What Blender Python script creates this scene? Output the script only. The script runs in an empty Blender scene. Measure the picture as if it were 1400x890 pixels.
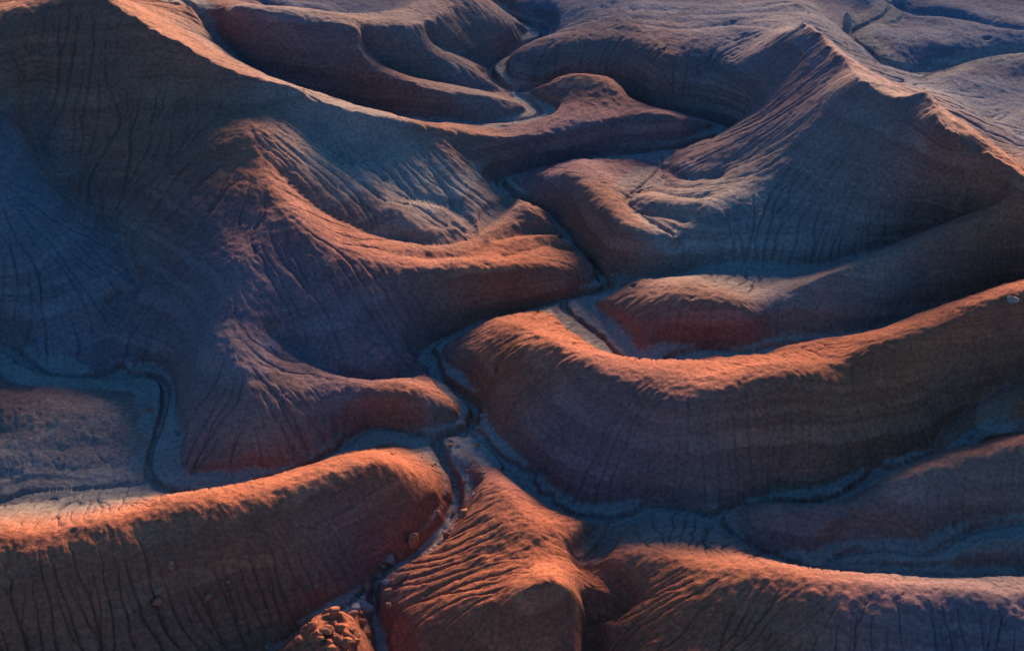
import bpy, math, random
import numpy as np

# ------------------------------------------------------------------ camera, sky, sun, exposure
CAM_H = 100.0
PITCH = math.radians(33.0)
FPX = 2033.0
SUN_EL = math.radians(7.0)
SUN_AZ = math.radians(13.0)          # clockwise from +Y (the way the camera looks)
SUN_STRENGTH = 4.6
SUN_COL = (1.0, 0.67, 0.46)
SKY_STRENGTH = 0.051
EXPOSURE = 2.55

sc = bpy.context.scene
col = sc.collection
cam_d = bpy.data.cameras.new("camera")
cam = bpy.data.objects.new("camera", cam_d)
col.objects.link(cam)
cam.location = (0, 0, CAM_H)
cam.rotation_euler = (math.pi / 2 - PITCH, 0, 0)
cam_d.sensor_width = 36.0
cam_d.lens = FPX / 1400.0 * 36.0
cam_d.clip_end = 20000
sc.camera = cam

world = bpy.data.worlds.new("World")
sc.world = world
world.use_nodes = True
wt = world.node_tree
bg = wt.nodes["Background"]
sky = wt.nodes.new("ShaderNodeTexSky")
sky.sky_type = 'NISHITA'
sky.sun_disc = False
sky.sun_elevation = SUN_EL
sky.sun_rotation = SUN_AZ
sky.air_density = 1.0
sky.dust_density = 0.3
sky.ozone_density = 6.0
tint = wt.nodes.new("ShaderNodeMix"); tint.data_type = 'RGBA'; tint.blend_type = 'MULTIPLY'   # mauve dusk air
tint.inputs[0].default_value = 1.0
tint.inputs[7].default_value = (1.06, 0.98, 1.0, 1)
wt.links.new(sky.outputs[0], tint.inputs[6])
wt.links.new(tint.outputs[2], bg.inputs[0])
bg.inputs[1].default_value = SKY_STRENGTH

sun_d = bpy.data.lights.new("sun", 'SUN')
sun_d.energy = SUN_STRENGTH
sun_d.color = SUN_COL
sun_d.angle = math.radians(26)
sun = bpy.data.objects.new("sun", sun_d)
col.objects.link(sun)
sun.location = (60, 200, 120)
# light travels from the sun's azimuth towards the camera
from mathutils import Vector
sdir = Vector((math.sin(SUN_AZ) * math.cos(SUN_EL), math.cos(SUN_AZ) * math.cos(SUN_EL), math.sin(SUN_EL)))
sun.rotation_euler = (-sdir).to_track_quat('-Z', 'Y').to_euler()

sc.view_settings.view_transform = 'Standard'
sc.view_settings.look = 'None'
sc.view_settings.gamma = 1
sc.view_settings.exposure = EXPOSURE

# ------------------------------------------------------------------ survey points -> world
CP, SP = math.cos(PITCH), math.sin(PITCH)
def unproj(u, v, z):
    a = (np.asarray(u, float) - 700.0) / FPX
    b = (445.0 - np.asarray(v, float)) / FPX
    ry = CP + b * SP
    rz = -SP + b * CP
    t = (np.asarray(z, float) - CAM_H) / rz
    return a * t, ry * t
#@@DATA
# streams and gully floors (sharp), each point = sight line + elevation; last number = half-width m, depth m
CHAN = [
 # main stream
 ([(640,-40,9),(650,0,8),(690,20,7.2),(735,36,6.6),(745,42,6.5),(735,55,6.4),(690,75,6.3),(670,90,6.2),(678,108,6.1),(702,123,6),(760,122,5.9),(830,124,5.8),(862,131,5.7),(890,145,5.6),(950,157,5.4),(990,168,5.2),(1008,181,5),(985,189,4.9),(930,200,4.6),(860,208,4.3),(790,216,4.1),(735,227,3.9),(695,237,3.8),(683,247,3.7),(700,262,3.5),(743,285,3.2),(770,315,2.9),(805,355,2.6),(829,384,2.3),(822,396,2.2),(775,405,1.9),(700,425,1.5),(640,445,1.2),(596,462,1),(583,478,.9),(588,500,.8),(620,528,.5),(648,552,.3),(648,572,.15),(632,588,.08),(600,598,0),(606,625,-.3),(622,655,-.6),(622,685,-.8),(600,722,-1.1),(560,757,-1.5),(525,780,-1.8),(512,795,-2),(511,830,-2.4),(518,862,-2.8),(526,900,-3.1),(530,980,-3.6)], .75, .85),
 ([(230,-20,19),(289,38,14.5),(331,84,11.5),(369,108,9.8),(418,125,8.5),(480,146,7.6),(560,160,7.1),(640,167,6.8),(705,165,6.6),(738,155,6.4),(722,138,6.2),(704,126,6.05)], .3, .4),
 ([(500,55,14.5),(512,78,12.5),(535,97,10.5),(575,110,9),(630,119,8),(675,124,7),(700,124,6.2)], .25, .2),
 ([(590,58,12),(625,72,9.8),(650,84,7.8),(668,93,6.4)], .25, .2),
 ([(300,-30,13),(383,14,12),(430,20,11.5),(490,26,11.3),(530,8,11),(560,-25,11)], .3, .2),
 ([(1352,283,14),(1318,298,11.5),(1290,309,9.9),(1260,321,8.5),(1200,344,7.1),(1129,370,5.5),(1060,369,4.9),(1017,366,4.8),(962,372,4),(915,386,3.2),(870,384,2.8),(845,378,2.5),(831,384,2.3)], .25, .35),
 ([(1650,345,12),(1520,365,10),(1430,388,7.8),(1355,408,6.8),(1300,426,5.8),(1244,443,5.2),(1199,461,4.6),(1136,473,4.1),(1059,472,3.7),(1021,481,3.5),(972,476,3.3),(925,484,3.1),(892,501,3),(862,494,2.8),(843,483,2.7),(826,464,2.5),(795,440,2.2),(773,422,2),(770,406,1.9)], .35, .5),
 ([(895,204,4.5),(906,216,4.9),(895,237,5.2),(871,258,5.6),(857,275,6),(871,289,6.4),(888,301,6.8),(920,320,7.5)], .25, .35),
 ([(641,580,.1),(669,608,.2),(704,643,.3),(739,677,.4),(765,693,.45),(791,704,.5),(836,708,.6),(865,700,.8),(885,690,1),(913,692,1.1),(950,698,1.3),(979,705,1.4),(1004,690,1.6),(1059,684,2),(1101,685,2.3),(1143,677,2.6),(1178,658,3),(1216,643,3.4),(1268,622,4),(1303,615,4.4),(1350,606,4.9),(1400,595,5.5),(1480,580,6.5),(1650,555,8.5)], .35, .5),
 ([(981,706,1.4),(1000,728,1.6),(1040,752,1.7),(1094,770,1.8),(1120,776,1.9),(1140,762,2),(1165,755,2.2),(1209,752,2.4),(1268,757,2.8),(1303,738,3.4),(1338,722,3.9),(1400,714,4.6),(1480,700,5.5),(1650,680,7)], .35, .45),
 ([(1120,777,1.9),(1200,783,2),(1300,786,2.4),(1400,789,3),(1480,790,3.5)], .3, .3),
 ([(1430,500,8),(1400,513,7),(1355,537,6),(1310,570,5),(1290,595,4.6),(1285,614,4.2)], .25, .3),
 ([(836,708,.6),(830,730,1),(816,750,1.5),(797,771,2.2)], .3, .3),
 ([(800,773,2.3),(826,789,2.5),(845,803,2.3),(851,820,1.9),(838,834,1.3),(815,846,.7),(804,865,-.1),(812,910,-1.6),(820,980,-2.8)], .25, .22),
 ([(509,797,-2),(492,812,-1.5),(470,828,-1.3),(437,845,-1.4),(404,862,-1.6),(362,890,-2.1),(290,940,-3)], .35, .5),
 ([(598,599,0),(570,592,.1),(547,587,.2),(512,583,.3),(481,597,.4),(462,613,.5),(432,630,.6),(400,645,.6),(350,660,.7),(300,672,.8),(240,675,1),(215,662,1.1),(204,648,1.1),(205,620,1.2),(215,590,1.3),(226,550,1.4),(224,526,1.6),(208,513,1.7),(150,512,1.8),(100,513,2),(60,508,2.2),(30,490,2.5),(0,473,2.8),(-60,450,4)], .5, .55),
 ([(204,606,1.25),(139,611,1.9),(87,613,2.2),(30,617,2.4),(0,618,2.6),(-60,622,3)], .3, .05),
 ([(205,656,1.1),(167,663,1.2),(105,668,1.3),(40,672,1.4),(10,681,1.4),(-50,695,1.5)], .3, .35),
 ([(380,455,6.3),(407,475,5),(435,495,4),(480,513,2.6),(530,519,1.7),(565,508,1.2),(585,492,.9)], .2, .25),
 ([(50,70,22),(49,120,18.5),(50,174,15.6),(57,207,14),(80,247,12),(101,268,11),(118,282,10.2),(150,306,9.2),(162,328,8.4),(171,346,7.7),(176,370,6.8),(188,392,6),(167,412,5.2),(155,440,4),(143,475,2.8),(138,509,1.95)], .25, .26),
 ([(395,240,13.2),(435,278,10.2),(480,303,8.2),(540,323,6.5),(600,330,5.4),(645,322,4.6),(655,314,4.4),(668,303,4),(688,285,3.7),(702,268,3.5)], .2, .25),
 ([(530,342,7.6),(571,352,6.3),(620,351,5.3),(648,348,4.9),(658,335,4.6),(655,318,4.4)], .25, .08),
 ([(1216,-20,10.5),(1216,0,10),(1212,17,9.6),(1190,30,9.3),(1171,40,9.1),(1167,53,9),(1185,67,8.8),(1209,90,8.2),(1240,98,7.8),(1262,98,7.6),(1290,93,7.7),(1330,81,8),(1370,73,8.3),(1440,70,8.6)], .35, .4),
 ([(800,345,2.9),(770,338,3.5),(745,333,4.1),(725,338,4.7),(690,348,5.2)], .13, .2),
 ([(762,318,3.2),(735,316,3.8),(712,318,4.3),(680,325,4.7)], .13, .2),
 ([(655,315,4.4),(640,298,4.9),(618,283,5.7),(590,276,6.8),(555,270,8.1)], .16, .2),
 ([(900,225,5),(925,238,5.7),(950,243,6.5),(985,240,7.6)], .15, .2),
 ([(868,262,5.8),(893,258,6.3),(925,265,7.2),(960,268,8.2)], .15, .2),
 ([(873,290,6.5),(905,293,7.1),(940,300,7.9)], .15, .2),
 ([(855,-15,12.2),(852,12,12.2),(856,26,12.1),(890,34,12.1),(940,38,12.4),(1000,33,12.9),(1060,38,15)], .16, .12),
 ([(852,16,12.2),(920,20,12.2),(1000,18,12.8),(1085,14,14)], .13, .1),
 ([(853,4,12.2),(930,6,12.2),(1010,11,12.9),(1080,2,13)], .13, .1),
 ([(1216,3,9.8),(1251,17,9.3),(1286,19,9.5),(1331,26,9.8),(1362,33,10),(1400,38,10.2),(1460,45,10.4)], .25, .25),
]
# crests; last number = sharpness 0..1
RIDGE = [
 ([(90,-40,28),(146,0,26),(209,42,24),(279,78,21.5),(324,97,20),(394,121,18),(435,137,16.5),(480,154,15),(520,166,13.3),(560,173,11.8),(600,179,10.5),(650,184,9),(700,184,8.3),(760,182,7.9),(800,175,7.5),(835,165,7.7),(870,158,7.5),(920,168,7),(960,176,6),(995,181,5.3)], .92),
 ([(150,32,24.3),(209,72,21.5),(279,108,19),(330,133,17.7),(360,150,16.8)], 0),
 ([(425,158,14.6),(480,181,12.7),(520,192,11.2),(560,199,9.8),(650,206,7.3),(760,200,6.5),(835,182,6.4)], 0),
 ([(1100,22,14.5),(1118,30,13.8),(1145,52,12.6),(1172,82,11.8),(1200,108,12.2),(1240,116,12.6),(1285,120,12.8),(1312,165,13.2),(1350,192,12.6),(1400,220,12.2),(1480,250,12)], 0),
 ([(600,179,10.5),(612,200,9.4),(620,225,7.9)], .5),
 ([(394,121,18),(368,145,16.9),(342,168,16.1),(347,200,15.4),(368,250,14),(400,300,12.5),(450,335,10.2),(520,358,8.3),(600,368,6.9),(680,368,5.9),(750,362,5),(785,372,3.6)], .45),
 ([(250,-20,20),(289,0,19),(366,21,18),(418,30,17.5),(481,35,17),(523,36,16),(564,33,15.5),(600,19,15),(620,3,15),(640,-30,15)], .85),
 ([(481,36,17),(486,50,15.8),(491,70,14.6),(509,90,13.5),(547,108,12),(599,120,10.9),(655,128,9.6),(704,140,7.9),(732,153,6.7)], .85),
 ([(530,40,15.5),(560,55,14),(592,70,11.8),(627,87,9.8),(665,105,7.5),(684,115,6.4)], .4),
 ([(625,8,14.5),(650,22,12.5),(680,36,10.3),(715,46,7.8)], .2),
 ([(680,88,6.8),(704,68,8.4),(739,56,9.8),(808,48,11.3),(860,48,12),(913,58,12.2),(970,58,12.8),(1030,56,14.2),(1050,50,15.6),(1078,39,18.3),(1101,33,19)], .1),
 ([(720,114,7.2),(763,105,8.6),(826,91,10),(878,95,10.2),(913,106,9.5)], .3),
 ([(1101,31,19.2),(1112,38,19.6),(1132,56,20),(1157,84,20),(1167,108,20),(1192,124,20.5),(1220,131,21),(1245,128,21.8),(1272,125,22.5),(1279,153,22),(1289,174,21.8),(1314,195,21),(1345,210,19.8),(1400,238,18.6),(1480,275,18),(1620,320,19)], .95),
 ([(1400,240,18.3),(1350,290,15.2),(1310,307,14.1),(1268,327,12.9),(1216,350,11.4),(1165,367,10.2),(1129,380,9.2),(1085,398,7.3),(1062,430,5.8)], .9),
 ([(850,396,3.2),(866,392,5),(900,402,7),(950,414,7.5),(1000,430,7),(1030,445,6)], .15),
 ([(700,230,4.5),(740,232,6),(784,240,7.5),(802,264,8),(822,285,8),(845,302,7.8),(870,330,7),(880,360,5.5)], .3),
 ([(706,254,5.2),(745,266,6.2),(780,292,6.6),(805,325,6),(835,355,5)], .3),
 ([(868,266,6.4),(885,267,7),(910,276,7.7),(940,285,8.2),(980,290,9)], .1),
 ([(912,212,5.6),(935,222,7),(965,232,8.3)], .1),
 ([(1620,330,16.5),(1500,372,16),(1440,391,15.8),(1400,402,15.6),(1360,417,14.8),(1300,437,13.8),(1240,457,12.9),(1180,474,12),(1129,490,11.2),(1094,505,10.7),(1050,517,10.2),(1007,529,9.8),(960,545,9.4),(920,551,9.2),(880,537,9),(840,515,8.9),(800,490,8.7),(760,465,7.9),(720,445,6.4),(680,440,4.5),(650,450,2.8)], .5),
 ([(1008,692,2.6),(1060,690,4),(1110,692,5),(1150,686,5.8),(1200,667,6.6),(1250,648,7.4),(1310,632,8.3),(1400,607,9.6),(1480,590,11),(1650,560,13)], .3),
 ([(1180,766,3),(1240,765,3.8),(1330,748,4.5),(1400,736,5.4)], .2),
 ([(800,776,2.6),(835,762,3.4),(870,755,4.2),(930,764,5.2),(990,776,6.5),(1094,788,8),(1185,796,8.6),(1300,799,9),(1400,799,9.2),(1500,800,9.4)], .5),
 ([(662,642,1.6),(672,652,2.8),(695,672,4.2),(715,695,5),(738,720,5.3),(752,745,5),(748,768,4.2)], .4),
 ([(721,679,3),(763,700,3.6),(794,714,3.6),(812,735,3),(812,748,2.2)], .4),
 ([(600,850,1.6),(641,834,3.8),(669,818,5.2),(704,804,6.6),(750,790,7.4),(794,788,6.8),(826,798,5.2),(843,812,3.2)], .35),
 ([(-60,730,8.5),(0,727,8),(70,720,7.8),(139,713,7.5),(244,697,7),(331,682,6.5),(418,664,6),(480,643,5.5),(530,634,5),(562,641,3.8),(580,655,2.4)], .3),
 ([(440,538,4.5),(495,533,4.3),(530,530,4.4),(565,542,3.9),(592,556,2.7),(607,570,1.4)], .3),
 ([(300,330,12),(290,400,9.8),(290,460,8),(300,520,6),(330,555,5),(380,548,4.8),(440,540,4.5)], 0),
]
# spot heights
SPOT = [(0,0,26),(60,20,25),(-60,0,27),(620,300,6.2),(1000,110,11.4),(1040,90,14.2),(1065,125,14.3),(1040,160,10.6),(20,592,2.6),(20,570,4.3),(0,535,4.3),(120,590,3.2),(560,300,7.7),(0,170,19),(-60,160,22),(0,250,15.5),(60,260,13.6),(0,350,11),(60,350,10.2),(0,415,8),(50,420,7),(100,400,7.6),(0,445,5.5),(40,466,4),(80,485,3.4),(110,490,2.9),
 (20,560,4.6),(80,555,4.5),(150,560,4.1),(195,560,3),(60,640,3.2),(120,638,3.2),(170,633,2.8),(120,655,2.4),(100,688,1.6),(30,702,1.6),(180,680,1.4),(250,600,2.6),(290,625,2.6),(350,610,2.8),(260,655,1.8),(330,648,1.6),(400,632,1.2),
 (530,602,.8),(570,612,.7),(600,530,1),(632,550,.9),(600,575,.7),(560,575,.9),(605,480,1.6),(640,462,2.2),(560,500,1.8),
 (540,337,7.3),(600,341,6.3),(640,339,5.5),(700,297,4.3),(730,311,4.2),(675,306,4.4),(690,345,4.8),(760,330,3.2),(800,372,2.9),(560,293,7.6),(610,300,6.2),(640,300,5.5),(600,380,6),
 (560,-10,11.5),(740,773,4),(700,785,4.2),(800,142,6.7),(850,147,6.9),(760,150,6.7),(785,850,4.4),(785,889,2.6),(735,850,4.8),(715,889,2.8),(825,862,1.6),(660,860,2.2),(440,5,12),(700,-10,11),(760,5,11.5),(820,10,12),(880,15,12.5),(950,20,13),(1040,10,14),(1060,30,15.5),(1085,5,14),(1130,10,11),(1160,15,10.3),(1150,40,12),
 (1190,42,10),(1230,37,11.5),(1290,42,12),(1340,46,12),(1400,49,11.8),(1215,70,10),(1260,75,10.5),(1300,80,9.6),(1345,66,10.5),(1400,58,10.8),(1400,20,11.5),(1330,5,12),(1270,5,11),
 (1290,112,7.5),(1370,110,7.7),(1400,150,7.2),(1350,170,7.2),(1400,195,7),(1330,135,7.2),
 (1000,250,9),(1000,300,8),(950,340,6),(1040,400,5.3),(1050,465,4.1),(1330,580,6.2),(1400,545,8.5),(900,715,2.6),(940,722,3),(980,740,2.8),(880,735,2.2),
 (1400,1000,2),(1200,1000,2),(1000,1000,1),(900,900,1.8),(760,960,-.5),(700,960,-1.2),(600,900,.2),(560,830,.2),(540,810,-.8),(620,740,.6),(640,700,.2),(640,620,.6),(670,690,1.6),
 (455,847,1.3),(480,862,1.2),(430,889,2),(490,889,.6),(410,885,1.4),(498,850,.2),(0,900,2.6),(150,900,1.4),(250,900,.2),(0,1000,0),(200,1000,-2),(-80,800,6)]
#@@END

H0 = 0.8
X0, X1, Y0, Y1 = -153.6, 153.6, 60.0, 341.6
BORDER_Z = 6.0

def catmull(pts, step=3.0):
    P = np.array(pts, float)
    P = np.vstack([2*P[0]-P[1], P, 2*P[-1]-P[-2]])
    out = []
    for i in range(1, len(P)-2):
        p0, p1, p2, p3 = P[i-1], P[i], P[i+1], P[i+2]
        n = max(2, int(np.hypot(*(p2-p1)[:2]) / step))
        t = np.linspace(0, 1, n, endpoint=False)[:, None]
        out.append(.5*((2*p1)+(-p0+p2)*t+(2*p0-5*p1+4*p2-p3)*t*t+(-p0+3*p1-3*p2+p3)*t**3))
    out.append(P[-2][None])
    return np.vstack(out)

def to_world(pts):
    q = catmull(pts)
    x, y = unproj(q[:, 0], q[:, 1], q[:, 2])
    # resample densely
    xs, ys, zs = [], [], []
    for i in range(len(x)-1):
        n = max(1, int(math.hypot(x[i+1]-x[i], y[i+1]-y[i]) / 0.15))
        t = np.linspace(0, 1, n, endpoint=False)
        xs.append(x[i]+(x[i+1]-x[i])*t); ys.append(y[i]+(y[i+1]-y[i])*t); zs.append(q[i, 2]+(q[i+1, 2]-q[i, 2])*t)
    return np.concatenate(xs), np.concatenate(ys), np.concatenate(zs)

CH = [(to_world(p), w, d) for p, w, d in CHAN]
RG = [(to_world(p), s) for p, s in RIDGE]
SPX = np.array(SPOT, float)
sx, sy = unproj(SPX[:, 0], SPX[:, 1], SPX[:, 2])

def lap(z):
    L = -4*z
    L[1:] += z[:-1]; L[:-1] += z[1:]; L[:, 1:] += z[:, :-1]; L[:, :-1] += z[:, 1:]
    L[0] += z[0]; L[-1] += z[-1]; L[:, 0] += z[:, 0]; L[:, -1] += z[:, -1]
    return L

def upsample(z, ny, nx):
    yi = np.linspace(0, z.shape[0]-1, ny); xi = np.linspace(0, z.shape[1]-1, nx)
    y0 = np.minimum(yi.astype(int), z.shape[0]-2); x0 = np.minimum(xi.astype(int), z.shape[1]-2)
    fy = (yi-y0)[:, None]; fx = (xi-x0)[None]
    a = z[y0]*(1-fy)+z[y0+1]*fy
    return a[:, x0]*(1-fx)+a[:, x0+1]*fx

def upcubic(z, ny, nx):
    def w(f):
        return [-.5*f+f*f-.5*f**3, 1-2.5*f*f+1.5*f**3, .5*f+2*f*f-1.5*f**3, -.5*f*f+.5*f**3]
    yi = np.linspace(0, z.shape[0]-1, ny); y0 = np.minimum(yi.astype(int), z.shape[0]-2)
    fy = w(yi-y0)
    a = sum(fy[k][:, None]*z[np.clip(y0+k-1, 0, z.shape[0]-1)] for k in range(4))
    xi = np.linspace(0, z.shape[1]-1, nx); x0 = np.minimum(xi.astype(int), z.shape[1]-2)
    fx = w(xi-x0)
    return sum(fx[k][None]*a[:, np.clip(x0+k-1, 0, z.shape[1]-1)] for k in range(4))

def solve():
    z = None
    for h in (6.4, 3.2, 1.6, 0.8):
        nx = int(round((X1-X0)/h))+1; ny = int(round((Y1-Y0)/h))+1
        C = np.zeros(nx*ny); T = np.zeros(nx*ny); wb = np.ones(nx*ny)
        def add(x, y, zz, wgt, sharp):
            i = np.round((x-X0)/h).astype(int); j = np.round((y-Y0)/h).astype(int)
            ok = (i >= 0) & (i < nx) & (j >= 0) & (j < ny)
            k = (j*nx+i)[ok]
            n = np.bincount(k, minlength=nx*ny); s = np.bincount(k, weights=zz[ok], minlength=nx*ny)
            m = n > 0
            C[m] += wgt; T[m] += wgt*(s[m]/n[m])
            wb[m] = np.minimum(wb[m], 1-sharp)
        for (x, y, zz), w, d in CH: add(x, y, zz, 4.0, 1.0)
        for (x, y, zz), s in RG: add(x, y, zz, 1.0, s)
        add(sx, sy, SPX[:, 2], 0.45, 0)
        C = C.reshape(ny, nx); T = T.reshape(ny, nx); wb = wb.reshape(ny, nx)
        for sl in ((0, slice(None)), (-1, slice(None)), (slice(None), 0), (slice(None), -1)):
            C[sl] = 5; T[sl] = 5*BORDER_Z
        wb = wb*(1.6/h)**2*0.5
        wm = 0.11
        K = -0.022*h*h
        def A(v):
            return lap(wb*lap(v)) - wm*lap(v) + C*v
        rhs = T + lap(wb*K)
        if z is None: z = np.full((ny, nx), 6.0)
        else: z = upsample(z, ny, nx)
        r = rhs-A(z); diag = C+wm*4+20*wb; s = r/diag; p = s.copy(); rs = (r*s).sum()
        for it in range(500 if h > 1 else 260):
            Ap = A(p); a = rs/(p*Ap).sum()
            z = z+a*p; r = r-a*Ap; s = r/diag; r2 = (r*s).sum(); p = s+(r2/rs)*p; rs = r2
            if r2 < 1e-7: break
    # added ridge, out of view beyond the far plain, blocks sun from the flats
    yy = (Y0+np.arange(z.shape[0])*H0)[:, None]
    return z+32*np.exp(-((yy-337)/9.0)**2)

# the fine sheet is a fan of rows: shorter steps near the overlook, longer ones far off
NX = 1500
def half_w(y): return 33.0+0.288*y
def rows():
    ys = [74.0]
    while ys[-1] < 322.0: ys.append(ys[-1]+0.118*((ys[-1]**2+1e4)/2e4)**0.60)
    return np.array(ys)
YR = rows(); NY = len(YR)
SR = np.linspace(-1, 1, NX)
DS = SR[1]-SR[0]
WR = half_w(YR)
YP = np.gradient(YR)                      # metres per row
XX = (WR[:, None]*SR[None]).astype(np.float32)
YY = np.repeat(YR[:, None], NX, 1).astype(np.float32)
XP = (WR*DS)                              # metres per column, per row

def samp(g, fy, fx):
    def w(f):
        return [-.5*f+f*f-.5*f**3, 1-2.5*f*f+1.5*f**3, .5*f+2*f*f-1.5*f**3, -.5*f*f+.5*f**3]
    y0 = np.clip(fy.astype(np.int32), 1, g.shape[0]-3); x0 = np.clip(fx.astype(np.int32), 1, g.shape[1]-3)
    wy = w(fy-y0); wx = w(fx-x0); gf = g.ravel(); n = g.shape[1]; out = 0
    for a in range(4):
        r = 0
        for b in range(4): r = r+wx[b]*gf[(y0+a-1)*n+x0+b-1]
        out = out+wy[a]*r
    return out

def wnoise(cell, rng):
    g = rng.standard_normal((int(300/cell)+6, int(320/cell)+6)).astype(np.float32)
    return samp(g, (YY-55)/cell+1, (XX+158)/cell+1)

def blur(z, n=1):
    for _ in range(n):
        z = z.copy()
        z[1:-1] = .25*z[:-2]+.5*z[1:-1]+.25*z[2:]
        z[:, 1:-1] = .25*z[:, :-2]+.5*z[:, 1:-1]+.25*z[:, 2:]
    return z

def line_dist(lines, maxd=4.0):
    """per vertex: distance to the nearest stream line, and that line's width and depth"""
    best = np.full((NY, NX), 99.0, np.float32); wi = np.ones((NY, NX), np.float32); dp = np.zeros((NY, NX), np.float32); zs = np.zeros((NY, NX), np.float32)
    for (x, y, zz), w, d in lines:
        x = x[::3]; y = y[::3]
        for a, b, e in zip(x, y, zz[::3]):
            j0 = np.searchsorted(YR, b-maxd); j1 = np.searchsorted(YR, b+maxd)
            if j1 <= j0: continue
            i0 = int(((a-maxd*1.3)/half_w(b)+1)/DS); i1 = int(((a+maxd*1.3)/half_w(b)+1)/DS)+1
            i0 = max(i0, 0); i1 = min(i1, NX)
            if i1 <= i0: continue
            sl = (slice(j0, j1), slice(i0, i1))
            dd = np.hypot(XX[sl]-a, YY[sl]-b)
            m = dd < best[sl]
            best[sl][m] = dd[m]; wi[sl][m] = w; dp[sl][m] = d; zs[sl][m] = e
    return best, wi, dp, zs

def grad(z):
    zj, zi = np.gradient(z)
    gx = zi/XP[:, None]
    gy = (zj-zi*(SR[None]*0.288*YP[:, None]/XP[:, None]))/YP[:, None]
    return gx.astype(np.float32), gy.astype(np.float32)

def streaks(z, cell, steps, rng):
    """noise smeared along the fall line: the grain that run-off leaves on a clay slope"""
    gx, gy = grad(blur(z, 6)); g = np.sqrt(gx*gx+gy*gy)+1e-5
    ux = (gx/g).ravel(); uy = (gy/g).ravel()
    nz = wnoise(cell, rng).astype(np.float32).ravel()
    XPf = XP.astype(np.float32); YPf = YP.astype(np.float32)
    j0, i0 = np.mgrid[0:NY, 0:NX]; out = nz.copy()
    for sgn in (1, -1):
        px = i0.ravel().astype(np.float32); py = j0.ravel().astype(np.float32)
        for k in range(steps):
            yi = (py+.5).astype(np.int32); q = yi*NX+(px+.5).astype(np.int32)
            dx = sgn*ux[q]*.16; dy = sgn*uy[q]*.16
            xp = XPf[yi]
            px = np.clip(px+(dx-(px*DS-1).astype(np.float32)*.288*dy)/xp, 1, NX-2); py = np.clip(py+dy/YPf[yi], 1, NY-2)
            out += nz[(py+.5).astype(np.int32)*NX+(px+.5).astype(np.int32)]
    out /= out.std()
    return out.reshape(NY, NX), np.clip(g*1.8, 0, 1).astype(np.float32)

def erode(z, rng, mask, iters=9, n=150000, steps=140, k_cut=0.015, soft=.015):
    acc_total = np.zeros_like(z)
    hard = np.clip(1+.45*wnoise(9, rng)+.35*wnoise(3, rng), .25, 2).astype(np.float32)
    YPf = YP.astype(np.float32); XPf = XP.astype(np.float32)
    for it in range(iters):
        gx, gy = grad(z)
        gyf = gy.ravel(); gxf = gx.ravel()
        px = rng.uniform(2, NX-3, n).astype(np.float32); py = rng.uniform(2, NY-3, n).astype(np.float32)
        D = np.zeros(NY*NX, np.float32)
        vx = np.zeros_like(px); vy = np.zeros_like(py)
        for s in range(steps):
            xi = px.astype(np.int32); yi = py.astype(np.int32)
            fx = px-xi; fy = py-yi
            k = yi*NX+xi
            a = (1-fx)*(1-fy); b = fx*(1-fy); c = (1-fx)*fy; d = fx*fy
            sx_ = gxf[k]*a+gxf[k+1]*b+gxf[k+NX]*c+gxf[k+NX+1]*d
            sy_ = gyf[k]*a+gyf[k+1]*b+gyf[k+NX]*c+gyf[k+NX+1]*d
            g = np.sqrt(sx_*sx_+sy_*sy_)+1e-6
            if s > 3: D += np.bincount(k, weights=np.clip((g-.04)/.2, 0, 1), minlength=NY*NX)[:NY*NX].astype(np.float32)
            vx = .3*vx-.7*sx_/g; vy = .3*vy-.7*sy_/g
            xp = XPf[yi]; yp = YPf[yi]
            l = np.sqrt(vx*vx+vy*vy)+1e-6
            st = .9*xp/l
            dx = vx*st; dy = vy*st
            sv = (px*DS-1).astype(np.float32)
            px = np.clip(px+(dx-sv*.288*dy)/xp, 2, NX-3); py = np.clip(py+dy/yp, 2, NY-3)
        D = D.reshape(NY, NX)
        slope = np.sqrt(gx*gx+gy*gy)
        Ds = .7*D+.3*blur(D, 1)
        mean = n*steps/float(NX*NY)
        if it < 3:        # first the broad gullies and flutes ...
            Dw = blur(D, (40, 20, 8)[it])
            cut = np.clip(Dw/mean-.6, 0, 2.5)*np.minimum(slope, .8)*(6, 4, 3)[it]
            cut *= np.clip(1.2-(blur(z, 40)-z)/.5, 0, 1)
        else:             # ... then fine rills
            cut = np.minimum(np.sqrt(np.maximum(Ds/mean-1.0, 0))*4.0, 12.0)*np.minimum(slope, .7)+.10*np.minimum(Ds/mean, 2)
            cut *= np.clip(1.15-(blur(z, 8)-z)/.17, 0, 1)
        z = z-k_cut*cut*hard*mask+(0.006*wnoise(.45, rng)+.006*wnoise(.8, rng)).astype(np.float32)
        # no closed pits: lift any hollow to the lowest rim around it
        low = z[4:-4, 4:-4]
        rim = np.minimum.reduce([z[4+a:z.shape[0]-4+a, 4+b:z.shape[1]-4+b] for a, b in ((4, 0), (-4, 0), (0, 4), (0, -4), (3, 3), (-3, 3), (3, -3), (-3, -3), (4, 2), (-4, 2), (4, -2), (-4, -2), (2, 4), (-2, 4), (2, -4), (-2, -4))])
        z[4:-4, 4:-4] = np.maximum(low, rim-.01)
        acc_total += Ds
        z = z+soft*lap(z)
    return z, acc_total

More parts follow.
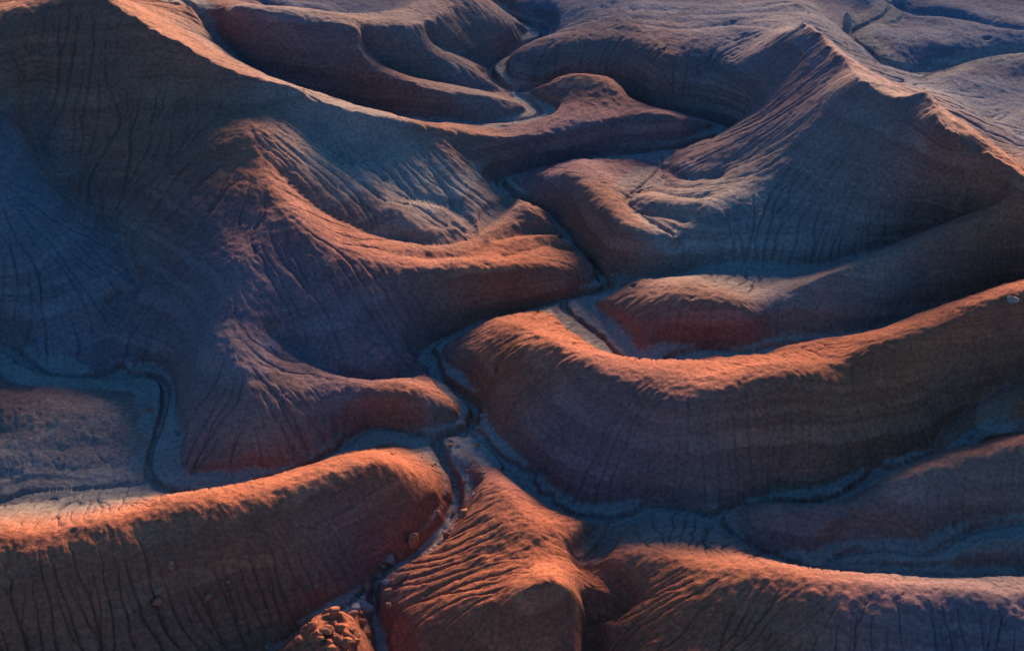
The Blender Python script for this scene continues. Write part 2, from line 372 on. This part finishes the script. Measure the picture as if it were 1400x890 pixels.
def build_height():
    rng = np.random.default_rng(7)
    zc = solve()
    z = samp(zc, (YY-Y0)/H0, (XX-X0)/H0).astype(np.float32)
    dist, wi, dp, zs = line_dist(CH)
    fade = np.clip(dist/3, 0, 1)
    z += (0.38*wnoise(13, rng)+0.24*wnoise(6, rng)+0.07*wnoise(2.8, rng)+.025*wnoise(1.2, rng)).astype(np.float32)*fade
    # flat mud benches beside the streams, ending in a small scarp at the foot of the slope
    tw = np.clip(2.1+1.3*wnoise(9, rng)+.25*wnoise(2, rng), .25, 3.4)*np.clip(dp/.5, 0, 1.2)
    f = 1/(1+np.exp(np.clip(-(dist-tw)/.16, -20, 20)))
    f = f*np.clip(1-(dist-3.4)/.6, 0, 1)+np.clip((dist-3.4)/.6, 0, 1)
    f = np.maximum(f, np.clip((z-zs-1.2)/1.5, 0, 1))
    z = np.where(dist < 4, zs+(z-zs)*(.25+.75*f), z).astype(np.float32)
    flood = (np.clip(1-(z-zs-.35)/.5, 0, 1)*np.clip((3.9-dist)/.8, 0, 1)*np.clip((dp-.25)/.15, 0, 1)).astype(np.float32)
    # incised stream trench with a near flat bed and cut banks
    dn = dist*(1+.30*wnoise(3.2, rng)+.13*wnoise(.9, rng))
    cx_, cy_ = unproj(452, 872, 1.2)
    blk = np.exp(-(((XX-cx_)/3.4)**2+((YY-cy_)/4.0)**2)**2).astype(np.float32)
    z += 2.0*blk; flood *= 1-blk
    tr = np.where(dp > .26, .95*dp, 0)
    z -= (np.where(dp > .26, 0, 2.6*dp)*np.exp(-np.maximum(dist, 0)/.85)).astype(np.float32)
    z -= (tr/(1+np.exp(np.clip((dn-wi*1.0)/(wi*.13), -20, 20)))).astype(np.float32)
    z += (0.020*wnoise(.6, rng)+0.010*wnoise(.3, rng)).astype(np.float32)
    # broken, blocky ground on the low mound between the two near gullies
    z += blk*(.30*np.abs(wnoise(.9, rng))-.20*np.abs(wnoise(.55, rng))+.10*wnoise(1.8, rng)).astype(np.float32)
    s1, sl = streaks(z, .26, 9, rng); s2, _ = streaks(z, .75, 20, rng)
    patch = np.clip(1+.5*wnoise(11, rng), .3, 1.8)
    z += (sl*patch*(.020*s1-.028*np.maximum(-s1-.6, 0)+.020*s2-.045*np.maximum(-s2-1.0, 0))*np.clip(dist/1.5, 0, 1)).astype(np.float32)
    z, acc = erode(z, rng, np.clip((dist-wi*1.3)/.9, 0, 1).astype(np.float32))
    return z.astype(np.float32), zc, dist, flood, rng

import time
t0 = time.time()
Z, ZC, DIST, FLOOD, RNG = build_height()
print("terrain", NX, NY, round(time.time()-t0, 1), "s")

def ground(x, y):
    j = float(np.interp(y, YR, np.arange(NY))); i = (x/half_w(y)+1)/DS
    a = int(i); b = int(j); f = i-a; g = j-b
    return float((Z[b, a]*(1-f)+Z[b, a+1]*f)*(1-g)+(Z[b+1, a]*(1-f)+Z[b+1, a+1]*f)*g)

# ------------------------------------------------------------------ soil colours
RED = np.array((.46, .152, .068)); BROWN = np.array((.32, .15, .092)); GREY = np.array((.24, .20, .18)); COOL = np.array((.20, .235, .26)); TAN = np.array((.40, .27, .18)); MUD = np.array((.34, .335, .27)); BLUE = np.array((.17, .20, .205)); MAUVE = np.array((.27, .165, .165))
def soil():
    w = np.full((NY, NX), 0.35, np.float32)[..., None]
    acc = w*BROWN.astype(np.float32)
    tot = w.copy()
    blobs = [  # sight line, elevation, radius m, soil
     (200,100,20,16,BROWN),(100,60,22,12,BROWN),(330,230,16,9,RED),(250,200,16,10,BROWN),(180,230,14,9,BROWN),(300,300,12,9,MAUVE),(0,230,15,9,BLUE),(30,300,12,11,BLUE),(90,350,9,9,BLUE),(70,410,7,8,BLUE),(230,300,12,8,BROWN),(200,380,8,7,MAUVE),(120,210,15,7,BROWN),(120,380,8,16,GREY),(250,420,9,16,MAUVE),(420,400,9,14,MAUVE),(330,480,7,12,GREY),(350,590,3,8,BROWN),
     (80,560,4,8,TAN),(160,560,4,6,TAN),(30,540,4,6,BROWN),(350,600,3,6,TAN),(60,640,3,9,MUD),(100,690,1.5,10,MUD),(450,120,12,14,GREY),(350,60,15,9,GREY),(420,80,14,9,GREY),(600,70,12,16,GREY),(520,240,10,14,MUD),(520,90,13,8,BROWN),(600,170,10,7,BROWN),(500,320,9,10,RED),(700,350,5,9,RED),
     (860,70,12,14,BROWN),(980,20,13,20,COOL),(800,5,12,12,COOL),(1100,100,17,12,MAUVE),(1050,130,12,9,GREY),(1150,200,16,18,GREY),(1050,300,9,16,MUD),(1250,250,15,13,BROWN),(1150,280,11,10,GREY),(1300,50,10,26,COOL),(1380,150,7,20,COOL),(470,10,12,12,COOL),
     (830,200,6,12,MAUVE),(820,310,7,10,BROWN),(920,430,7,9,BROWN),(900,470,4,6,BROWN),(1250,380,10,14,BROWN),(1380,330,12,10,RED),(1200,420,7,8,MUD),
     (780,460,8,11,RED),(900,520,8,11,RED),(820,600,4,12,MAUVE),(680,520,4,6,RED),(1000,570,7,10,RED),(1100,560,7,12,RED),(1200,520,9,12,RED),(1300,480,11,14,RED),(1380,450,12,12,RED),(1250,580,6,12,RED),(960,640,3,8,MAUVE),(1100,640,4,10,BROWN),
     (1100,720,3,10,GREY),(1300,680,6,10,BROWN),(1300,760,3,12,MUD),(930,715,2.5,7,MUD),(540,560,3,5,RED),(600,600,.5,4,MUD),
     (60,780,6,10,RED),(100,850,3,12,RED),(0,850,4,10,RED),(300,860,1,8,RED),(200,760,5,10,RED),(230,850,2,10,BROWN),(350,780,4,10,RED),(380,720,5,8,RED),(520,660,4,9,RED),(450,650,6,8,RED),(720,720,4,9,RED),(760,850,4,12,RED),(640,850,2,8,RED),(900,800,4,10,RED),(1050,840,5,12,RED),(1300,860,6,14,MAUVE),(450,870,0,6,RED),(480,750,1,6,MAUVE)]
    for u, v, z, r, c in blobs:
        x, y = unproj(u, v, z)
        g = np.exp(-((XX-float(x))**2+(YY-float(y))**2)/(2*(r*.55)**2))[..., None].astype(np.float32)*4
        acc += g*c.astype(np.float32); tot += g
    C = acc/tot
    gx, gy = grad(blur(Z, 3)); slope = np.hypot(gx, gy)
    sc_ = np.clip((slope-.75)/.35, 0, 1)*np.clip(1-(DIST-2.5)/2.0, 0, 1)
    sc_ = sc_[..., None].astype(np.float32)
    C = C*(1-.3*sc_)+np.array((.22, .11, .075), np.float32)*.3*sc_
    # pale mud on the valley floors
    hgt = FLOOD*np.clip(1.5-slope*1.4, 0, 1)
    m = (hgt*.85)[..., None].astype(np.float32)
    C = C*(1-m)+MUD.astype(np.float32)*m
    return C
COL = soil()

def new_mat(name):
    m = bpy.data.materials.new(name); m.use_nodes = True
    nt = m.node_tree; b = nt.nodes["Principled BSDF"]
    b.inputs["Roughness"].default_value = .95
    b.inputs["Specular IOR Level"].default_value = .15
    return m, nt, b
def node(nt, t, **kw):
    n = nt.nodes.new(t)
    for k, v in kw.items(): setattr(n, k, v)
    return n
def noise(nt, vec, scale, detail=6, rough=.6, dist=0):
    n = node(nt, "ShaderNodeTexNoise"); n.inputs["Scale"].default_value = scale; n.inputs["Detail"].default_value = detail
    n.inputs["Roughness"].default_value = rough; n.inputs["Distortion"].default_value = dist
    nt.links.new(vec, n.inputs["Vector"]); return n
def ramp(nt, fac, stops):
    r = node(nt, "ShaderNodeValToRGB"); nt.links.new(fac, r.inputs[0])
    e = r.color_ramp.elements
    while len(e) < len(stops): e.new(.5)
    for i, (p, c) in enumerate(stops):
        e[i].position = p; e[i].color = (*c, 1) if len(c) == 3 else c
    return r
def mixc(nt, a, b, fac, mode='MIX'):
    m = node(nt, "ShaderNodeMix", data_type='RGBA', blend_type=mode)
    if isinstance(fac, float): m.inputs[0].default_value = fac
    else: nt.links.new(fac, m.inputs[0])
    for s, i in ((a, 6), (b, 7)):
        if isinstance(s, tuple): m.inputs[i].default_value = (*s, 1)
        else: nt.links.new(s, m.inputs[i])
    return m.outputs[2]

def soil_material():
    m, nt, b = new_mat("badlands_clay")
    L = nt.links
    geo = node(nt, "ShaderNodeNewGeometry"); pos = geo.outputs["Position"]
    at = node(nt, "ShaderNodeAttribute", attribute_name="soil")
    # strata: bands by elevation, gently warped
    sep = node(nt, "ShaderNodeSeparateXYZ"); L.new(pos, sep.inputs[0])
    warp = noise(nt, pos, .05, 4)
    mm = node(nt, "ShaderNodeMath", operation='MULTIPLY_ADD'); L.new(warp.outputs[0], mm.inputs[0]); mm.inputs[1].default_value = 4.0; L.new(sep.outputs[2], mm.inputs[2])
    cmb = node(nt, "ShaderNodeCombineXYZ"); L.new(mm.outputs[0], cmb.inputs[2])
    st = noise(nt, cmb.outputs[0], .42, 3, .6)
    str_ = ramp(nt, st.outputs[0], [(.36, (.5, .38, .36)), (.45, (.95, .85, .85)), (.50, (.62, .5, .5)), (.54, (1.15, 1.05, 1.0)), (.66, (1.2, 1.3, 1.35))])
    pn = noise(nt, pos, .11, 4, .6)
    pr = ramp(nt, pn.outputs[0], [(.38, (.1, .1, .1)), (.62, (.6, .6, .6))])
    c = mixc(nt, at.outputs["Color"], str_.outputs[0], pr.outputs[0], 'MULTIPLY')
    # patchy soil tone
    n1 = noise(nt, pos, .22, 8, .65)
    r1 = ramp(nt, n1.outputs[0], [(.3, (.72, .70, .72)), (.7, (1.25, 1.2, 1.15))])
    c = mixc(nt, c, r1.outputs[0], .8, 'MULTIPLY')
    n2 = noise(nt, pos, 2.4, 5, .75)
    r2 = ramp(nt, n2.outputs[0], [(.32, (.5, .5, .52)), (.68, (1.55, 1.5, 1.45))])
    c = mixc(nt, c, r2.outputs[0], .8, 'MULTIPLY')
    # salt and chips of gypsum
    v = node(nt, "ShaderNodeTexVoronoi"); v.inputs["Scale"].default_value = 2.6; L.new(pos, v.inputs["Vector"])
    chip = ramp(nt, v.outputs["Distance"], [(.06, (1, 1, 1)), (.11, (0, 0, 0))])
    n3 = noise(nt, pos, .09, 4, .7)
    pm = ramp(nt, n3.outputs[0], [(.50, (0, 0, 0)), (.62, (1, 1, 1))])
    fm = mixc(nt, chip.outputs[0], pm.outputs[0], 1.0, 'MULTIPLY')
    c = mixc(nt, c, (.5, .47, .48), fm)
    L.new(c, b.inputs["Base Color"])
    # crumbly crust
    bn = noise(nt, pos, 2.2, 6, .72)
    vr = node(nt, "ShaderNodeTexVoronoi", feature='DISTANCE_TO_EDGE'); vr.inputs["Scale"].default_value = 2.2
    wv = noise(nt, pos, 1.5, 3); va = node(nt, "ShaderNodeVectorMath", operation='MULTIPLY_ADD'); L.new(wv.outputs["Color"], va.inputs[0]); va.inputs[1].default_value = (.7, .7, .7); L.new(pos, va.inputs[2])
    L.new(va.outputs[0], vr.inputs["Vector"])
    vc = ramp(nt, vr.outputs[0], [(0, (0, 0, 0)), (.06, (1, 1, 1))])
    ad = node(nt, "ShaderNodeMath", operation='MULTIPLY_ADD'); L.new(vc.outputs[0], ad.inputs[0]); ad.inputs[1].default_value = .16; L.new(bn.outputs[0], ad.inputs[2])
    bump = node(nt, "ShaderNodeBump"); bump.inputs["Strength"].default_value = 1.0; bump.inputs["Distance"].default_value = .16
    L.new(ad.outputs[0], bump.inputs["Height"])
    L.new(bump.outputs[0], b.inputs["Normal"])
    return m
SOIL = soil_material()

def grid_mesh():
    jx = np.arange(NX-1); jy = np.arange(NY-1)
    idx = (jy[:, None]*NX+jx[None]).astype(np.int32).ravel()
    quads = np.stack([idx, idx+1, idx+NX+1, idx+NX], 1)
    co = np.stack([XX.ravel(), YY.ravel(), Z.ravel()], 1).astype(np.float32)
    me = bpy.data.meshes.new("hills")
    me.vertices.add(len(co)); me.vertices.foreach_set("co", co.ravel())
    nf = len(quads)
    me.loops.add(nf*4); me.loops.foreach_set("vertex_index", quads.ravel())
    me.polygons.add(nf); me.polygons.foreach_set("loop_start", np.arange(0, nf*4, 4, dtype=np.int32))
    me.update(calc_edges=True)
    me.polygons.foreach_set("use_smooth", np.ones(nf, bool))
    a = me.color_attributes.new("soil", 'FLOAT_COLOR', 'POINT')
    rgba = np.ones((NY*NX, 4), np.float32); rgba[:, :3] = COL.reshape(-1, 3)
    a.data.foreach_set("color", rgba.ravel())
    me.materials.append(SOIL)
    o = bpy.data.objects.new("hills", me); col.objects.link(o)
    o["kind"] = "structure"
    return o
hills = grid_mesh()
print("mesh", round(time.time()-t0, 1), "s")

def apron():
    ny, nx = ZC.shape
    x = X0+np.arange(nx)*H0; y = Y0+np.arange(ny)*H0
    gx_, gy_ = np.meshgrid(x, y)
    co = np.stack([gx_, gy_, ZC-.25], -1).reshape(-1, 3)
    cx = x[:-1]+H0/2; cy = y[:-1]+H0/2
    inside = (np.abs(cx)[None] < half_w(cy)[:, None]-2.5) & (cy[:, None] > YR[0]+2.5) & (cy[:, None] < YR[-1]-2.5)
    jj, ii = np.nonzero(~inside)
    q = (jj*nx+ii)[:, None]+np.array([0, 1, nx+1, nx])
    used = np.unique(q); remap = np.zeros(ny*nx, int); remap[used] = np.arange(len(used))
    verts = [tuple(v) for v in co[used]]
    faces = remap[q].tolist()
    # skirt out to the horizon
    n0 = len(verts); F = 9000.0; z = BORDER_Z-.25
    ring = [(X0, Y0), (X1, Y0), (X1, Y1), (X0, Y1)]
    far = [(-F, -F), (F, -F), (F, F), (-F, F)]
    verts += [(a, b, z) for a, b in ring]+[(a, b, z-20) for a, b in far]
    for k in range(4):
        m = (k+1) % 4
        faces.append([n0+k, n0+4+k, n0+4+m, n0+m])
    me = bpy.data.meshes.new("ground"); me.from_pydata(verts, [], faces); me.update()
    me.polygons.foreach_set("use_smooth", np.ones(len(me.polygons), bool))
    a = me.color_attributes.new("soil", 'FLOAT_COLOR', 'POINT')
    a.data.foreach_set("color", np.tile(np.array([*BROWN, 1], np.float32), len(verts)))
    me.materials.append(SOIL)
    o = bpy.data.objects.new("ground", me); col.objects.link(o); o["kind"] = "structure"
apron()

# ------------------------------------------------------------------ loose rocks
def on_ground(u, v):
    """walk a sight line down to the surface"""
    a = (u-700.0)/FPX; b = (445.0-v)/FPX
    d = np.array((a, CP+b*SP, -SP+b*CP))
    t = 110.0
    while t < 330:
        p = np.array((0, 0, CAM_H))+d*t
        if abs(p[0]) < half_w(p[1])-1 and YR[0]+1 < p[1] < YR[-1]-1 and p[2] <= ground(p[0], p[1]): return p
        t += .05
    return p

def rock_mat(name, c1, c2):
    m, nt, b = new_mat(name)
    tc = node(nt, "ShaderNodeTexCoord"); pos = tc.outputs["Object"]
    n = noise(nt, pos, 3, 8, .7, .4)
    r = ramp(nt, n.outputs[0], [(.32, c1), (.66, c2)])
    nt.links.new(r.outputs[0], b.inputs["Base Color"])
    bn = noise(nt, pos, 7, 8, .7); bu = node(nt, "ShaderNodeBump"); bu.inputs["Distance"].default_value = .05
    nt.links.new(bn.outputs[0], bu.inputs["Height"]); nt.links.new(bu.outputs[0], b.inputs["Normal"])
    return m
RM = {'red': rock_mat("rust_sandstone", (.30, .115, .055), (.52, .24, .125)),
      'pale': rock_mat("pale_sandstone", (.30, .21, .15), (.48, .36, .28)),
      'clay': rock_mat("crumbled_clay", (.34, .11, .045), (.50, .19, .085)),
      'grey': rock_mat("grey_mudstone", (.20, .18, .16), (.40, .36, .32))}
import bmesh
from mathutils import noise as mnoise
def rock(name, u, v, w, h, d, mat, label, cat, group=None, seed=0, tilt=0, cuts=9):
    """one boulder: an icosphere planed by random cuts, roughened, w x d x h metres"""
    rnd = random.Random(seed)
    bm = bmesh.new(); bmesh.ops.create_icosphere(bm, subdivisions=4, radius=1)
    planes = []
    for _ in range(cuts):
        n = Vector((rnd.gauss(0, 1), rnd.gauss(0, 1), rnd.gauss(0, .8))).normalized(); planes.append((n, rnd.uniform(.50, .82)))
    off = Vector((seed*3.1, seed*1.7, 0))
    for vt in bm.verts:
        p = vt.co
        for n, k in planes:
            e = p.dot(n)-k
            if e > 0: p = p-n*e*.93
        p = p*(1+.10*mnoise.noise(p*2+off)+.05*mnoise.noise(p*6+off)+.02*mnoise.noise(p*14+off))
        vt.co = Vector((p.x*w*.72, p.y*d*.72, p.z*h*.72))
    for f in bm.faces: f.smooth = True
    me = bpy.data.meshes.new(name); bm.to_mesh(me); bm.free()
    me.materials.append(RM[mat])
    p = on_ground(u, v)
    o = bpy.data.objects.new(name, me); col.objects.link(o)
    o.location = (p[0], p[1], ground(p[0], p[1])+h*.26)
    o.rotation_euler = (rnd.uniform(-.15, .15), tilt, rnd.uniform(0, 6.28))
    o["label"] = label; o["category"] = cat
    if group: o["group"] = group
    return o
R = rock
R('boulder', 566, 743, .95, 1.35, .8, 'red', "tallest rust-red boulder standing upright beside the near gully", 'boulder', seed=1)
R('boulder', 534, 768, 1.0, .8, .9, 'pale', "round pale boulder resting on the gully bank left of the upright red one", 'boulder', seed=2)
R('boulder', 518, 788, .5, .5, .45, 'grey', "small grey rock wedged where the two near gullies meet", 'rock', seed=3)
R('boulder', 526, 797, .75, .5, .6, 'grey', "pale grey block just right of the gully junction", 'rock', seed=4)
R('boulder', 531, 810, .65, .6, .6, 'red', "brown rock below the grey block, right of the gully", 'rock', seed=5)
R('rock_slab', 548, 791, 1.9, .45, .7, 'red', "long wedge-shaped slab lit orange on the bank right of the gully", 'rock slab', seed=6, tilt=-.35, cuts=12)
R('boulder', 501, 804, .75, .55, .6, 'red', "orange rock on the grey mud bench left of the gully", 'rock', seed=7)
R('boulder', 485, 833, 1.0, .7, .8, 'grey', "grey brown boulder, left one of the pair under the mud bench", 'boulder', seed=8)
R('boulder', 500, 831, 1.15, .8, .9, 'grey', "larger grey boulder, right one of the pair under the mud bench", 'boulder', seed=9)
R('boulder', 482, 842, 1.0, .5, .6, 'red', "flat reddish rock just below the pair of grey boulders", 'rock', seed=10)
R('boulder', 493, 839, .5, .45, .4, 'red', "small red stone tucked against the larger grey boulder", 'stone', seed=11)
R('boulder', 532, 829, .7, .5, .6, 'red', "dark red rock on the slope right of the lower gully", 'rock', seed=12)
R('boulder', 542, 855, .55, .4, .5, 'red', "small rust stone low on the slope near the bottom edge, right of the gully", 'stone', seed=13)
R('boulder', 636, 703, 1.1, .7, .8, 'red', "orange boulder alone on the grey flat left of the centre ridge", 'boulder', seed=14)
R('boulder', 610, 732, .65, .5, .5, 'red', "brown rock at the gully bend below the grey flat", 'rock', seed=15)
R('boulder', 647, 678, .5, .38, .45, 'grey', "small grey stone up-slope of the orange boulder on the flat", 'stone', seed=16)
R('boulder', 634, 660, .42, .36, .4, 'red', "small red stone on the gully rim at the top of the grey flat", 'stone', seed=17)
R('boulder', 616, 609, .42, .32, .4, 'red', "small brown stone just below the stream junction", 'stone', seed=18)
R('boulder', 653, 610, .5, .35, .4, 'red', "small tan stone on the bench right of the stream junction", 'stone', seed=19)
R('boulder', 286, 816, .75, .5, .6, 'red', "large tan rounded rock halfway down the big near-left slope", 'rock', seed=20)
R('boulder', 312, 796, .45, .38, .4, 'red', "smaller tan rock up and right of the rounded one on the near-left slope", 'rock', seed=21)
R('boulder', 218, 808, .8, .55, .6, 'red', "orange topped rock on the near-left slope, upper one of a pair", 'rock', seed=22)
R('boulder', 216, 825, .8, .6, .6, 'red', "dark red rock on the near-left slope, lower one of a pair", 'rock', seed=23)
R('boulder', 234, 775, .9, .6, .6, 'red', "brown knob of rock above the pair on the near-left slope", 'rock', seed=24)
R('boulder', 431, 802, .45, .3, .4, 'red', "flat tan stone near the foot of the near-left slope", 'stone', seed=25)
R('boulder', 1384, 413, 1.0, .8, .8, 'pale', "pale pinkish boulder perched on the right-hand ridge crest at the edge", 'boulder', seed=26)
R('rock_pillar', 1157, 40, 1.2, 3.0, 1.0, 'grey', "dark stubby rock pillar in the shaded hollow behind the peak", 'rock pillar', seed=27, cuts=7)
R('boulder', 205, 561, .5, .32, .4, 'red', "small orange stone beside the bend of the left stream", 'stone', seed=28)
R('boulder', 652, 576, .6, .45, .5, 'red', "tan rock in the main stream bed just above its junction", 'rock', seed=29)
R('boulder', 659, 569, .45, .35, .4, 'pale', "pale stone at the outer bank of the stream bend", 'stone', seed=30)
CL = [(458,838,1.0,.7),(426,856,1.0,.6),(494,852,.9,.6),(446,864,1.3,.6),(475,878,1.2,.6),(488,877,.7,.45),(410,874,1.0,.55),(452,886,1.0,.5),(503,868,.8,.5),(436,874,.7,.4),(466,860,.8,.5),(482,862,.7,.5)]
for i, (u, v, w, h) in enumerate(CL):
    R('clay_block', u, v, w*.9, h*.9, w*.75, 'clay', "rust clay block crumbled on the low lit mound at the bottom edge", 'clay block', "clay blocks on the low mound by the near gully", seed=50+i)

# small stones washed down the near gully and its side gully
stone_meshes = []
for k in range(7):
    bm = bmesh.new(); bmesh.ops.create_icosphere(bm, subdivisions=3, radius=1)
    rnd = random.Random(900+k); pl = [(Vector((rnd.gauss(0, 1), rnd.gauss(0, 1), rnd.gauss(0, 1))).normalized(), rnd.uniform(.5, .8)) for _ in range(9)]
    for vt in bm.verts:
        p = vt.co
        for n, q in pl:
            e = p.dot(n)-q
            if e > 0: p = p-n*e*.93
        vt.co = Vector((p.x, p.y*rnd.uniform(.78, .8), p.z*.62))*(1+.08*mnoise.noise(p*3+Vector((k*5, 0, 0))))
    for f in bm.faces: f.smooth = True
    me = bpy.data.meshes.new("stone"); bm.to_mesh(me); bm.free()
    me.materials.append(RM[('red', 'grey', 'red', 'pale', 'clay', 'red', 'grey')[k]]); stone_meshes.append(me)
rnd = random.Random(31)
(mx, my, mz), _, _ = CH[0]
low = [i for i in range(len(mx)) if 98 < my[i] < 152 and mz[i] < .6]
(bx, by, bz), _, _ = CH[[i for i, c in enumerate(CHAN) if c[0][0] == (509, 797, -2)][0]]
for k in range(110):
    if k % 4 == 3:
        i = rnd.randrange(len(bx)//2); x0, y0 = bx[i], by[i]
    else:
        i = low[rnd.randrange(len(low))]; x0, y0 = mx[i], my[i]
    r = rnd.gauss(0, 1.1); a = rnd.uniform(0, 6.28)
    x = float(x0+r*math.cos(a)*1.2); y = float(y0+r*math.sin(a))
    if not (YR[0]+2 < y < YR[-1]-2) or abs(x) > half_w(y)-3: continue
    sz = .10+.22*rnd.random()**2.2
    o = bpy.data.objects.new("stone", stone_meshes[rnd.randrange(7)]); col.objects.link(o)
    o.location = (x, y, ground(x, y)+sz*.2); o.scale = (sz, sz, sz)
    o.rotation_euler = (rnd.uniform(-.3, .3), rnd.uniform(-.3, .3), rnd.uniform(0, 6.28))
    o["label"] = "small stone lying loose along the bed or banks of the near gully"; o["category"] = "stone"; o["group"] = "small stones washed along the near gully"
